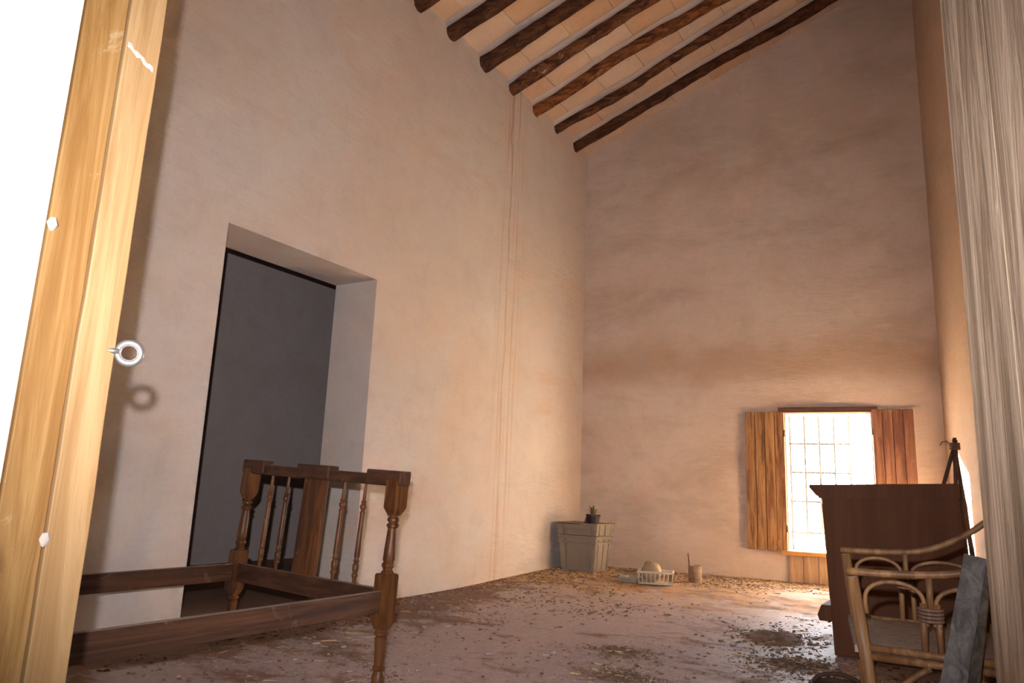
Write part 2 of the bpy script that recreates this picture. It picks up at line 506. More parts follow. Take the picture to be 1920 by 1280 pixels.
# far wall with its window
mb = MB()
def fpoly(pts):
    return [far(s, 0, z) for s, z in pts]
T = FN * WT
def ctop(s):
    return cz(far(s, 0, 0).x) + 0.15
mb.prism(fpoly([(-0.45, -0.1), (WS0, -0.1), (WS0, ctop(WS0)), (-0.45, ctop(-0.45))]), T)
mb.prism(fpoly([(WS1, -0.1), (3.9, -0.1), (3.9, ctop(3.9)), (WS1, ctop(WS1))]), T)
mb.prism(fpoly([(WS0, -0.1), (WS1, -0.1), (WS1, WZ0), (WS0, WZ0)]), T)
mb.prism(fpoly([(WS0, WZ1), (WS1, WZ1), (WS1, ctop(WS1)), (WS0, ctop(WS0))]), T)
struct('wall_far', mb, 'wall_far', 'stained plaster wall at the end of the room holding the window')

# right wall (not parallel to the left one)
mb = MB()
def rpoly(pts):
    return [rgt(a, 0, z) for a, z in pts]
TV = rn * VT
RE = (RN - RC).length + 0.5
mb.prism(rpoly([(-0.3, -0.1), (RE, -0.1), (RE, 7.0), (-0.3, 7.0)]), TV)
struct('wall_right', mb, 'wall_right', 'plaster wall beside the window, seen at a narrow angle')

# front wall, in whose doorway the camera stands
JX = -1.10
mb = MB()
mb.prism([(-3.9, FY, -0.1), (-3.9, -0.10, -0.1), (-1.40, -0.10, -0.1), (-1.106, 0.4955, -0.1), (-1.19, 0.4965, -0.1), (-1.19, FY, -0.1)], (0, 0, 7.2))
mb.prism([(0.27, FY, -0.1), (0.27, 0.4, -0.1), (0.50, -0.10, -0.1), (1.4, -0.10, -0.1), (1.4, FY, -0.1)], (0, 0, 7.2))
mb.prism([(-1.46, -0.10, 2.3), (0.60, -0.10, 2.3), (0.60, FY, 2.3), (-1.46, FY, 2.3)], (0, 0, 4.8))
struct('wall_front', mb, 'lime', 'whitewashed wall around the entrance, at the edge of the picture')
# unseen shell added behind the camera to keep sky light out of the doorway
mb = MB()
mb.box((-2.6, -3.1, -0.1), (-2.4, -0.1, 2.9))
mb.box((1.9, -3.1, -0.1), (2.1, -0.1, 2.9))
mb.box((-2.6, -3.3, -0.1), (2.1, -3.1, 2.9))
mb.box((-2.6, -3.3, 2.8), (2.1, -0.1, 3.0))
mb.box((1.2, -0.12, -0.1), (2.1, -0.05, 2.9))
mb.box((1.39, -3.3, -0.12), (2.1, 0.0, 0.0))
struct('wall_sky_block', mb, 'lime', 'plain white unseen shell added behind the camera to block sky light')

# side room beyond the doorway
mb = MB()
mb.box((-6.25, 0.6, -0.1), (-6.05, 6.6, 3.2))
mb.box((-6.25, 0.4, -0.1), (-3.9, 0.6, 3.2))
mb.box((-6.25, 6.6, -0.1), (-3.9, 6.8, 3.2))
mb.box((-6.25, 0.4, 3.0), (-3.9, 6.8, 3.2))
struct('wall_side_room', mb, 'side', 'dark grey wall seen through the doorway')

# ceiling slab and its clay tiles
mb = MB()
def cpt(x, y, dz=0.0):
    return (x, y, cz(x) + dz)
mb.hexa([cpt(-3.9, -0.2), cpt(1.5, -0.2), cpt(1.5, 8.2), cpt(-3.9, 8.2), cpt(-3.9, -0.2, .25), cpt(1.5, -0.2, .25), cpt(1.5, 8.2, .25), cpt(-3.9, 8.2, .25)])
mb.warp(lambda p: p + Vector((0, 0, 0.022)))
ceiling = struct('ceiling', mb, 'mortar', 'sloping ceiling of clay tiles laid over rafters')

BK = 0.105     # rafters run along the far wall, rising to the right
BEAMS = [3.08, 3.54, 3.99, 4.43, 4.94, 5.42, 5.875, 6.32, 6.775]
def beam_line(y0, x):
    return Vector((x, y0 + BK * (x + 3.5), cz(x)))
edges = [BEAMS[0] - 0.46] + BEAMS + [7.21]
tl = 0.40
tile_meshes = {}
for i in range(len(edges) - 1):
    ya, yb = edges[i] + 0.012, edges[i + 1] - 0.012
    ph = random.uniform(0, tl)
    x = -3.50 - ph * 0.6
    while x < 0.55:
        x0, x1 = max(x, -3.52), min(x + tl - 0.004, 0.6)
        if x1 - x0 > 0.05:
            dz = random.uniform(0.0, 0.008)
            mb = MB()
            q = []
            for zz in (0.0, 0.021):
                for (xx, yy) in ((x0, ya), (x1, ya), (x1, yb), (x0, yb)):
                    q.append((xx, yy + BK * (xx + 3.5), cz(xx) + zz + dz))
            mb.hexa(q)
            mb.build('ceiling_tile', random.choice(('tile', 'tile', 'tile_pale', 'tile_warm')), ceiling)
        x += tl

# ground outside
mb = MB().box((-60, -60, -0.6), (60, 80, -0.35))
struct('ground_outside', mb, 'earth', 'sunlit ground outside the window')

# window
WR = far((WS0 + WS1) / 2, 0, WZ0)
win = sroot('window_1', WR, 'bright window with a thin iron grille and two plank shutters')
mb = MB()   # whitewashed lining of the opening
e = 0.006
mb.fbox(WS0, WS0 + e, 0.0, WT, WZ0, WZ1)
mb.fbox(WS1 - e, WS1, 0.0, WT, WZ0, WZ1)
mb.fbox(WS0, WS1, 0.0, WT, WZ0, WZ0 + e)
mb.fbox(WS0, WS1, 0.0, WT, WZ1 - e, WZ1)
mb.build('reveal_lining', 'lime', win)
for s in (2.062, 2.192, 2.322, 2.452, 2.582, 2.712):
    MB().tube([far(s, 0.20, WZ0), far(s, 0.20, WZ1)], 0.0098, 6).build('grille_bar', 'iron', win, smooth=True)
for z in (0.50, 0.785, 1.055, 1.325):
    MB().tube([far(WS0, 0.208, z), far(WS1, 0.208, z)], 0.0098, 6).build('grille_crossbar', 'iron', win, smooth=True)
MB().fbox(1.985, 2.83, -0.045, 0.02, 1.597, 1.648).build('lintel_board', 'lintel', win, bevel=0.004)
MB().fbox(1.98, 2.83, -0.075, 0.03, 0.303, 0.342).build('sill_board', 'sill', win, bevel=0.004)
for k in range(6):
    s0 = 2.035 + k * 0.125
    MB().fbox(s0 + 0.002, s0 + 0.122, -0.022 - 0.004 * (k % 2), 0.0, 0.055, 0.303).build('apron_plank', 'board_pale', win, bevel=0.003)
def shutter(s0, s1, z0, z1, mat, n, hs, lab):
    root = MB()
    root.fbox(s0, s1, -0.018, -0.006, z0 + 0.03, z1 - 0.03)
    sh = root.build('shutter', mat, win)
    sh['label'] = lab
    w = (s1 - s0) / n
    for k in range(n):
        dz = random.uniform(-0.006, 0.006)
        MB().fbox(s0 + k * w + 0.0018, s0 + (k + 1) * w - 0.0018, -0.044 - random.uniform(0, 0.005), -0.016, z0 + dz, z1 + dz * 0.5).build('plank', mat, sh, bevel=0.0035)
    for z in (z0 + 0.2, z1 - 0.2):
        MB().tube([far(hs, -0.05, z - 0.03), far(hs, -0.05, z + 0.03)], 0.007, 8).build('hinge', 'lintel', sh, smooth=True)
shutter(1.682, 2.036, 0.335, 1.605, 'shutter', 4, 2.036, 'golden weathered plank shutter folded open against the wall')
shutter(2.779, 3.112, 0.335, 1.622, 'shutter_red', 4, 2.779, 'reddish plank shutter folded open against the wall')

# entrance: pine door frame on one side, open plank leaf on the other
fr = sroot('door_1', (JX, 0.56, 0.0), 'pale pine frame of the entrance with a steel latch eye')
def rough_post(x0, x1, y0, y1, z0, z1, seed):
    mb = MB()
    n = 40
    for i in range(n + 1):
        z = z0 + (z1 - z0) * i / n
        j = [0.0016 * noise.noise(Vector((k * 9.1 + seed, z * 5, seed))) + 0.0008 * noise.noise(Vector((k * 5.3, z * 22, seed))) for k in range(4)]
        mb.v += [(x0, y0 + j[0], z), (x1 + j[1] * .6, y0 + j[0], z), (x1 + j[2] * .6, y1 + j[3], z), (x0, y1 + j[3], z)]
        if i:
            a = (i - 1) * 4
            for k in range(4):
                mb.f.append((a + k, a + (k + 1) % 4, a + 4 + (k + 1) % 4, a + 4 + k))
    mb.f += [(3, 2, 1, 0), tuple(n * 4 + k for k in range(4))]
    return mb
rough_post(JX - 0.09, JX, 0.4975, 0.5595, 0.0, 2.3, 1.0).build('frame_board', 'pine', fr, bevel=0.002)
rough_post(JX - 0.09, JX + 0.001, 0.563, 0.620, 0.0, 2.3, 4.0).build('frame_board', 'pine2', fr, bevel=0.002)
mb = MB()
for (yy, zz, r) in ((0.502, 1.128, 0.010), (0.561, 0.687, 0.010)):
    m2 = MB().lathe([(0.001, -1.0), (0.6, -0.8), (1.0, 0), (0.6, 0.8), (0.001, 1.0)], (0, 0), 16)
    m2.warp(lambda p, yy=yy, zz=zz, r=r: Vector((JX + p.x * 0.003, yy + p.y * r * (.8 + .25 * noise.noise(p * 2 + Vector((yy * 9, 0, 0)))), zz + p.z * r * (1 + .5 * noise.noise(p * 1.7 + Vector((zz, 3, 0)))))))
    m2.build('plaster_splash', 'crumb', fr, smooth=True)
streak = MB()
for k in range(9):
    y_ = 0.566 + 0.046 * k / 8
    z_ = 1.452 - 0.022 * k / 8 + 0.002 * math.sin(k * 1.9)
    w_ = 0.0045 + 0.0015 * math.sin(k * 2.7)
    streak.v += [(JX + 0.0015, y_, z_ - w_), (JX + 0.0022, y_, z_), (JX + 0.0015, y_, z_ + w_)]
    if k:
        a = (k - 1) * 3
        streak.f += [(a, a + 3, a + 4, a + 1), (a + 1, a + 4, a + 5, a + 2)]
streak.build('paint_streak', 'crumb', fr, smooth=True)
# latch eye
EC = Vector((JX + 0.005, 0.639, 0.963))
vdir = (EC - EYE).normalized()
side = Vector((0, 0, 1)).cross(vdir).normalized()
ring = []
for k in range(28):
    a = 2 * math.pi * k / 28
    ring.append(EC + side * 0.0160 * math.cos(a) + Vector((0, 0, 1)) * 0.0160 * math.sin(a))
eye = MB().tube(ring, 0.0058, 10, closed=True).build('latch_eye', 'steel', fr, smooth=True)
MB().tube([EC + Vector((0.0, -0.016, 0)), Vector((JX - 0.006, 0.605, EC.z))], 0.0044, 8).build('latch_stem', 'steel', eye, smooth=True)

lf = sroot('door_2', (0.22, 0.62, 0.0), 'weathered grey-brown plank door leaf standing open')
H0 = Vector((0.215, 0.60, 0.0))
E0 = Vector((0.0080, 1.36, 0.0))
ld = (E0 - H0).normalized()
ln = Vector((-ld.y, ld.x, 0))
if ln.x > 0:
    ln = -ln       # towards the opening
LL = (E0 - H0).length
nb = 4
for k in range(nb):
    a0, a1 = LL * k / nb + 0.001, LL * (k + 1) / nb - 0.001
    off = -0.001 * (k % 2)
    mb = MB()
    n = 36
    for i in range(n + 1):
        z = 0.02 + 2.18 * i / n
        ja = 0.0012 * noise.noise(Vector((k * 3.7, z * 4, 1)))
        jb = 0.0012 * noise.noise(Vector((k * 3.7 + 1.9, z * 4, 1)))
        for (aa, tt) in ((a0 + ja, 0), (a1 + jb, 0), (a1 + jb, -0.045), (a0 + ja, -0.045)):
            p = H0 + ld * aa + ln * (tt + off)
            mb.v.append((p.x, p.y, z))
        if i:
            a = (i - 1) * 4
            for q in range(4):
                mb.f.append((a + q, a + (q + 1) % 4, a + 4 + (q + 1) % 4, a + 4 + q))
    mb.f += [(3, 2, 1, 0), tuple(n * 4 + q for q in range(4))]
    mb.build('plank', 'greydoor', lf, bevel=0.002)

# ------------------------------------------------------------------ rafters
ORD = ['ninth', 'eighth', 'seventh', 'sixth', 'fifth', 'fourth', 'third', 'second', 'first']
BL = {8: 'crooked dark rafter closest to the window wall, lowest in the picture',
      7: 'thin dark rafter second from the window wall',
      6: 'reddish brown rafter third from the window wall',
      5: 'rafter with pale mortar flecks, fourth from the window wall',
      4: 'thick dark rafter fifth from the window wall',
      3: 'dark brown rafter sixth from the window wall',
      2: 'rafter seventh from the window wall, cut off by the top edge',
      1: 'rafter eighth from the window wall, above the picture',
      0: 'rafter ninth from the window wall, above the picture'}
BR = [0.07, 0.07, 0.068, 0.070, 0.080, 0.066, 0.070, 0.058, 0.066]
for i, y0 in enumerate(BEAMS):
    if i < 1:     # the next one on would be out of sight
        continue
    org = beam_line(y0, -3.5)
    path, rad = [], []
    n = 46
    xe = 0.52
    for _ in range(6):
        ye = y0 + BK * (xe + 3.5)
        xe = RC.x + rd.x / rd.y * (ye - RC.y) + 0.05
    for k in range(n + 1):
        x = -3.53 + (xe + 3.53) * k / n
        p = beam_line(y0, x)
        w = sstep(x, -3.5, -3.1)
        p += Vector((0, 0.042 * w * noise.noise(Vector((x * 0.9, i * 7.3, 0))) + 0.010 * noise.noise(Vector((x * 3.2, i * 5.3, 2))),
                     -0.042 + 0.030 * w * noise.noise(Vector((x * 1.0, i * 3.9, 5)))))
        path.append(p)
        rad.append(BR[i] * (1.0 + 0.20 * noise.noise(Vector((x * 2.3, i * 2.2, 8))) + 0.08 * noise.noise(Vector((x * 9, i * 2.2, 8)))))
    mb = MB().tube(path, rad, 10)
    # hand-hewn: push the sides flat and uneven
    cs = []
    def hew(p, i=i, y0=y0):
        nz = noise.noise(Vector((p.x * 7, p.y * 25, p.z * 25 + i)))
        q = beam_line(y0, p.x)
        return p + (p - q) * 0.09 * nz
    mb.warp(hew)
    o = mb.build('rafter', {6: 'beam_red', 5: 'beam_fleck'}.get(i, 'beam'), origin=org, smooth=True, auto=50)
    tag(o, BL[i], 'beam', 'rafters under the sloping ceiling')
    # mortar packed along its upper edge
    m2 = MB()
    pts = []
    for k in range(n + 1):
        x = -3.5 + 4.0 * k / n
        q = path[k]
        wv = 0.035 + 0.012 * noise.noise(Vector((x * 2.1, i, 3)))
        zc = cz(q.x) - 0.001
        pts.append([(q.x, q.y - BR[i] - wv, zc), (q.x, q.y - BR[i] * 0.55, q.z - 0.008 + 0.012 * noise.noise(Vector((x * 3, i, 9)))), (q.x, q.y - BR[i] * 0.2, zc + 0.01)])
    for p3 in pts:
        m2.v += p3
    for k in range(n):
        a = k * 3
        m2.f += [(a, a + 3, a + 4, a + 1), (a + 1, a + 4, a + 5, a + 2)]
    m2.build('mortar_fillet', 'mortar', o, smooth=True)['label'] = 'grey mortar packed along the rafter'

# ------------------------------------------------------------------ bed frame
A = Vector((-2.06, 2.40, 0)); B = Vector((-3.20, 2.58, 0))
bed = thing('bed_frame', tuple((A + B) / 2 + Vector((0, -0.9, 0))), 'empty dark wooden bed frame with a turned-spindle headboard', 'bed frame')
BD = (B - A).normalized()
BNn = Vector((-BD.y, BD.x, 0))
BLEN = (B - A).length
def rake(p):
    t = (Vector((p.x, p.y, 0)) - A).dot(BD) / BLEN
    z = p.z
    if z > 0.3:
        p = p + Vector((0, 0.075 * (z - 0.3), 0))
    if z > 0.4:
        p = p + Vector((0, 0, t * 0.040 * (z - 0.4) / 0.43))
    return p
def sqprof(mb, c, prof):    # square section: (half width, z), turned with the headboard
    vs, fs = [], []
    for h, z in prof:
        for sa, sb in ((-1, -1), (1, -1), (1, 1), (-1, 1)):
            p = c + BD * (sa * h) + BNn * (sb * h)
            vs.append((p.x, p.y, z))
    for i in range(len(prof) - 1):
        for k in range(4):
            fs.append((i * 4 + k, i * 4 + (k + 1) % 4, i * 4 + 4 + (k + 1) % 4, i * 4 + 4 + k))
    fs += [(3, 2, 1, 0), tuple(len(prof) * 4 - 4 + k for k in range(4))]
    mb.add(vs, fs)
def head_post(c):
    mb = MB()
    fl = 0.0
    mb.lathe([(0.018, 0.0), (0.025, 0.004), (0.027, 0.035), (0.021, 0.050), (0.019, 0.056), (0.025, 0.064), (0.026, 0.072), (0.020, 0.080), (0.0215, 0.10), (0.0245, 0.165), (0.0265, 0.180), (0.020, 0.186), (0.029, 0.192), (0.030, 0.200), (0.024, 0.207), (0.025, 0.215)], (c.x, c.y), 18)
    sqprof(mb, c, [(0.022, 0.212), (0.033, 0.240), (0.034, 0.250), (0.034, 0.420), (0.031, 0.426)])
    mb.lathe([(0.024, 0.424), (0.026, 0.432), (0.019, 0.440), (0.021, 0.448), (0.027, 0.456), (0.025, 0.466), (0.020, 0.472), (0.0245, 0.480), (0.0235, 0.52), (0.0200, 0.590), (0.0185, 0.605), (0.025, 0.612), (0.026, 0.620), (0.018, 0.628), (0.025, 0.636), (0.0255, 0.644), (0.016, 0.652), (0.018, 0.660)], (c.x, c.y), 18)
    sqprof(mb, c, [(0.018, 0.656), (0.030, 0.680), (0.0335, 0.690), (0.0335, 0.800)])
    return mb.warp(rake)
for c in (A, B):
    head_post(c).build('post', 'bed', bed, smooth=True, auto=35, bevel=0.0)
for y in (0.74,):
    for c in (Vector((-2.06, y, 0)), Vector((-3.20, y, 0))):
        mb = MB()
        mb.lathe([(0.018, 0.0), (0.027, 0.02), (0.019, 0.056), (0.025, 0.07), (0.020, 0.09), (0.026, 0.18), (0.029, 0.195), (0.024, 0.215)], (c.x, c.y), 16)
        sqprof(mb, c, [(0.022, 0.212), (0.034, 0.245), (0.034, 0.40)])
        mb.build('foot_post', 'bed', bed, smooth=True, auto=35)
def hpt(t, z, d=0.0):
    p = A + BD * (t * BLEN) + BNn * d
    return Vector((p.x, p.y, z))
def hbox(t0, t1, d0, d1, z0, z1, n=1):
    mb = MB()
    for k in range(n):
        a, b = t0 + (t1 - t0) * k / n, t0 + (t1 - t0) * (k + 1) / n
        mb.hexa([hpt(a, z0, d0), hpt(b, z0, d0), hpt(b, z0, d1), hpt(a, z0, d1), hpt(a, z1, d0), hpt(b, z1, d0), hpt(b, z1, d1), hpt(a, z1, d1)])
    return mb
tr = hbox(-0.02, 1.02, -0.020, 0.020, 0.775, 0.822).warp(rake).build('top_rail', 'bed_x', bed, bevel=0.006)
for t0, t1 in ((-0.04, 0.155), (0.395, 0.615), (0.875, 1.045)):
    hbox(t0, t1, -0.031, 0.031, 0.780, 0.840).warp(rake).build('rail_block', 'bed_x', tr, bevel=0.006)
hbox(0.425, 0.575, -0.009, 0.009, 0.34, 0.785).warp(rake).build('splat', 'bed', bed, bevel=0.003)
SP = [(0.0075, 0.34), (0.0085, 0.385), (0.013, 0.395), (0.0135, 0.402), (0.009, 0.408), (0.013, 0.418), (0.014, 0.440), (0.009, 0.448), (0.013, 0.456), (0.009, 0.464), (0.0125, 0.475), (0.0115, 0.56), (0.0105, 0.645), (0.0125, 0.655), (0.008, 0.662), (0.014, 0.674), (0.0145, 0.684), (0.009, 0.690), (0.013, 0.697), (0.0085, 0.706), (0.0075, 0.74), (0.0055, 0.785)]
for t in (0.18, 0.31, 0.70, 0.825):
    c = hpt(t, 0)
    MB().lathe(SP, (c.x, c.y), 12).warp(rake).build('spindle', 'bed', bed, smooth=True, auto=50)
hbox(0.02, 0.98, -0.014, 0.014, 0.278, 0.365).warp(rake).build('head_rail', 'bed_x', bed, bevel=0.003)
for x in (-2.06, -3.20):
    y1 = 2.385 if x > -3 else 2.565
    s = 1 if x > -3 else -1
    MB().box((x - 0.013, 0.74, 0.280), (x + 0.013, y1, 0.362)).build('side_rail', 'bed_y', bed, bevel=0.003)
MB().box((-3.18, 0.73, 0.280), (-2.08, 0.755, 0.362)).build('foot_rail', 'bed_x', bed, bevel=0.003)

# ------------------------------------------------------------------ chest, seen from its side
CX0, CX1, CY0, CY1 = -0.715, -0.075, 4.35, 5.35
cfz = fz(-0.4, 4.7)
ch = thing('chest', ((CX0 + CX1) / 2, (CY0 + CY1) / 2, cfz), 'dark brown painted chest with a stepped cornice, standing behind the cane armchair', 'chest')
piv = Vector((CX0, 0, cfz))
ct, st = math.cos(math.radians(2.2)), math.sin(math.radians(2.2))
def tilt(p):
    dx, dz = p.x - piv.x, p.z - piv.z
    return Vector((piv.x + dx * ct - dz * st + 0.045, p.y, piv.z + dx * st + dz * ct))
def zz(v):
    return cfz + v
MB().box((CX0, CY0, zz(0.0)), (CX1, CY1, zz(0.81))).warp(tilt).build('body', 'chest', ch, bevel=0.004)
def mould(prof, y0, y1):
    return MB().prism([(CX0 - e_, y0, zz(z_)) for e_, z_ in prof] + [(CX1 + 0.006, y0, zz(prof[-1][1])), (CX1 + 0.006, y0, zz(prof[0][1]))], (0, y1 - y0, 0))
ogee = [(0.0, 0.795), (0.014, 0.797), (0.017, 0.806), (0.028, 0.812), (0.036, 0.824), (0.046, 0.836), (0.055, 0.848), (0.058, 0.852), (0.058, 0.868)]
mould(ogee, CY0 - 0.012, CY1 + 0.01).warp(tilt).build('cornice', 'chest', ch)
MB().prism([(CX0 + 0.005, CY0 + 0.003, zz(0.165)), (CX0 - 0.062, CY0 + 0.003, zz(0.165)), (CX0 - 0.070, CY0 + 0.003, zz(0.195)), (CX0 - 0.048, CY0 + 0.003, zz(0.245)), (CX0 + 0.005, CY0 + 0.003, zz(0.245))], (0, 0.96, 0)).warp(tilt).build('base_moulding', 'chest', ch, bevel=0.004)
for k, (z0, z1) in enumerate(((0.27, 0.50), (0.52, 0.77))):
    d = MB().box((CX0 - 0.012, CY0 + 0.06, zz(z0)), (CX0 + 0.01, CY1 - 0.06, zz(z1))).warp(tilt).build('drawer', 'chest', ch, bevel=0.004)
    for yy in (CY0 + 0.28, CY1 - 0.28):
        MB().tube([(CX0 - 0.012, yy, zz((z0 + z1) / 2)), (CX0 - 0.030, yy, zz((z0 + z1) / 2))], [0.008, 0.014], 10).warp(tilt).build('knob', 'chest', d, smooth=True)

# ------------------------------------------------------------------ cane armchair facing left
NY, FYc = 2.12, 2.66          # near and far arm
armc = thing('cane_armchair', (-0.05, 2.40, 0.0), 'cane armchair with arched arms and lashed double posts, in front of the brown chest', 'chair')
def arm_frame(Y, xf, dz=0.0, rise=0.9):
    """One side: front leg, arm, arches, lashed double post, rear leg."""
    xa, xm, xb = xf, xf + 0.178, xf + 0.372
    arm_z = lambda x: 0.612 + dz + 0.018 * max(0, (x - xf)) / 0.26 - 0.006 * math.sin(max(0, min(1, (x - xf) / 0.3)) * math.pi) + rise * max(0, x - xf - 0.19) ** 2
    # front leg
    MB().tube([(xa + 0.075, Y, 0.0), (xa + 0.055, Y, 0.20), (xa + 0.032, Y, 0.40), (xa + 0.008, Y, 0.60 + dz)], [0.0165, 0.0165, 0.016, 0.0145], 10).build('front_leg', 'bamboo', armc, smooth=True)
    # rear leg runs up to the backrest
    MB().tube([(xb + 0.03, Y, 0.0), (xb + 0.01, Y, 0.25), (xb, Y, 0.42), (xb + 0.05, Y, 0.66), (xb + 0.12, Y, 0.92)], 0.018, 10).build('rear_leg', 'bamboo', armc, smooth=True)
    # arm: flat bound cane
    pth = [(xa - 0.006, Y, arm_z(xa))] + [(xa + (xb + 0.06 - xa) * k / 14, Y, arm_z(xa + (xb + 0.06 - xa) * k / 14)) for k in range(1, 15)]
    MB().tube(pth, 0.0095, 10).build('arm', 'bamboo', armc, smooth=True)
    # arches under the arm
    for x0, x1 in ((xa + 0.035, xm - 0.012), (xm + 0.012, xb - 0.01)):
        pts = []
        for k in range(17):
            a = math.pi * k / 16
            pts.append(((x0 + x1) / 2 - (x1 - x0) / 2 * math.cos(a), Y, 0.543 + dz + 0.052 * math.sin(a) ** 0.75))
        tail0 = [(x0 + 0.003, Y, 0.515 + dz)] if x0 < xm - 0.05 else [(x0 - 0.004, Y, 0.50 + dz)]
        tail1 = [(x1 + 0.004, Y, 0.50 + dz)] if x0 < xm - 0.05 else [(x1 - 0.003, Y, 0.515 + dz)]
        MB().tube(tail0 + pts + tail1, 0.0056, 8).build('arch', 'bamboo', armc, smooth=True)
    # double post with lashing
    for d in (-0.017, 0.017):
        MB().tube([(xm + d, Y, 0.425), (xm + d * 0.9, Y, 0.552 + dz)], 0.0078, 8).build('post', 'bamboo', armc, smooth=True)
    MB().tube([(xm, Y, 0.53 + dz), (xm, Y, arm_z(xm))], 0.0078, 8).build('post_top', 'bamboo', armc, smooth=True)
    lash = MB()
    for k in range(4):
        z = 0.514 + k * 0.0085 + dz
        pts = [(xm + 0.0255 * math.cos(a), Y + 0.0115 * math.sin(a), z + 0.002 * math.sin(a)) for a in [2 * math.pi * q / 16 for q in range(16)]]
        lash.tube(pts, 0.0042, 6, closed=True)
    lash.build('lashing', 'lashing', armc, smooth=True)
    # seat rail of two canes
    for z in (0.434, 0.414):
        MB().tube([(xa + 0.03, Y, z), (xb + 0.0, Y, z)], 0.0095, 10).build('seat_rail', 'bamboo', armc, smooth=True)
    # curved braces below
    for (p0, p1, p2) in (((xa + 0.055, 0.24), (xa + 0.065, 0.34), (xa + 0.17, 0.405)), ((xb + 0.005, 0.20), (xb - 0.02, 0.34), (xb - 0.12, 0.405))):
        pts = []
        for k in range(9):
            t = k / 8
            pts.append(((1 - t) ** 2 * p0[0] + 2 * t * (1 - t) * p1[0] + t * t * p2[0], Y, (1 - t) ** 2 * p0[1] + 2 * t * (1 - t) * p1[1] + t * t * p2[1]))
        MB().tube(pts, 0.008, 8).build('brace', 'bamboo', armc, smooth=True)
arm_frame(NY, -0.285)
arm_frame(FYc, -0.372, 0.022, 1.9)
sx = lambda y: -0.285 - 0.087 * (y - NY) / (FYc - NY)
mb = MB()
n = 14
top, bot = [], []
for j in range(n + 1):
    for i in range(n + 1):
        y = NY + 0.01 + (FYc - NY - 0.02) * j / n
        x = sx(y) + 0.006 + 0.368 * i / n
        bul = 0.014 * math.sin(math.pi * i / n) ** 0.6 * math.sin(math.pi * j / n) ** 0.6 + 0.004 * noise.noise(Vector((x * 25, y * 25, 0)))
        top.append((x, y, 0.436 + bul))
        bot.append((x, y, 0.418))
m = (n + 1) * (n + 1)
mb.v = top + bot
for j in range(n):
    for i in range(n):
        a = j * (n + 1) + i
        mb.f += [(a, a + 1, a + n + 2, a + n + 1), (m + a + n + 1, m + a + n + 2, m + a + 1, m + a)]
rim = [i for i in range(n + 1)] + [j * (n + 1) + n for j in range(1, n + 1)] + [n * (n + 1) + i for i in range(n - 1, -1, -1)] + [j * (n + 1) for j in range(n - 1, 0, -1)]
for k in range(len(rim)):
    a, b = rim[k], rim[(k + 1) % len(rim)]
    mb.f.append((a, m + a, m + b, b))
mb.build('seat', 'weave', armc, smooth=True, auto=40)['label'] = 'dusty brown woven seat'
for x_, z_ in ((-0.285 + 0.035, 0.424), (-0.285 + 0.365, 0.424)):
    MB().tube([(x_, NY, z_ - 0.012), (x_ - 0.087, FYc, z_ - 0.012)], 0.011, 10).build('cross_rail', 'bamboo', armc, smooth=True)
# backrest: woven panel between the rear legs, shade painted into its colour, with a top rail
def backp(u, v):
    y = NY + (FYc - NY) * u
    z = 0.46 + 0.44 * v
    x0 = sx(y) + 0.372
    x = x0 + (0.05 * (z - 0.42) / 0.24 if z < 0.66 else 0.05 + 0.07 * (z - 0.66) / 0.26)
    return Vector((x + 0.03 * math.sin(math.pi * u), y, z))
mb = MB()
for j in range(9):
    for i in range(9):
        mb.v.append(tuple(backp(i / 8, j / 8)))
for j in range(9):
    for i in range(9):
        p = backp(i / 8, j / 8)
        mb.v.append((p.x + 0.012, p.y, p.z))
for j in range(8):
    for i in range(8):
        a = j * 9 + i
        mb.f += [(a, a + 9, a + 10, a + 1), (81 + a, 82 + a, 91 + a, 90 + a)]
rim = list(range(9)) + [j * 9 + 8 for j in range(1, 9)] + [72 + i for i in range(7, -1, -1)] + [j * 9 for j in range(7, 0, -1)]
for k in range(len(rim)):
    a, b = rim[k], rim[(k + 1) % len(rim)]
    mb.f.append((a, b, 81 + b, 81 + a))
mb.build('backrest', 'weave_shade', armc, smooth=True, auto=40)
MB().tube([backp(i / 10, 1.0) for i in range(11)], 0.017, 10).build('back_rail', 'bamboo', armc, smooth=True)

# ------------------------------------------------------------------ leaning planks in front of the armchair
def plank(p0, p1, w, th, wdir, label, mat='plank'):
    p0, p1 = Vector(p0), Vector(p1)
    d = (p1 - p0)
    L = d.length
    d = d.normalized()
    wv = Vector(wdir)
    wv = (wv - d * wv.dot(d)).normalized()
    nv = d.cross(wv)
    mb = MB()
    n = 24
    sd = random.random() * 50
    for i in range(n + 1):
        t = L * i / n
        j0 = 0.003 * noise.noise(Vector((t * 8, sd, 0)))
        j1 = 0.003 * noise.noise(Vector((t * 8, sd + 9, 0)))
        for (a, b) in ((-w / 2 + j0, -th / 2), (w / 2 + j1, -th / 2), (w / 2 + j1, th / 2), (-w / 2 + j0, th / 2)):
            q = wv * a + nv * b
            mb.v.append((q.x, q.y, q.z))
            mb.v[-1] = tuple(Vector(mb.v[-1]) + p0 + d * t)
        if i:
            a = (i - 1) * 4
            for k in range(4):
                mb.f.append((a + k, a + (k + 1) % 4, a + 4 + (k + 1) % 4, a + 4 + k))
    mb.f += [(3, 2, 1, 0), tuple(n * 4 + k for k in range(4))]
    o = mb.build('plank', mat, origin=p0, bevel=0.002)
    return tag(o, label, 'plank', 'grey planks leaning on the armchair')
plank((-0.155, 1.65, 0.012), (-0.007, 2.088, 0.668), 0.048, 0.022, (1, 0.15, 0), 'pale grey weathered plank leaning in front of the cane armchair')
plank((-0.108, 1.68, 0.014), (0.004, 2.088, 0.645), 0.040, 0.020, (1, 0.15, 0), 'dull brown plank leaning just behind the pale grey plank', 'plank_brown')

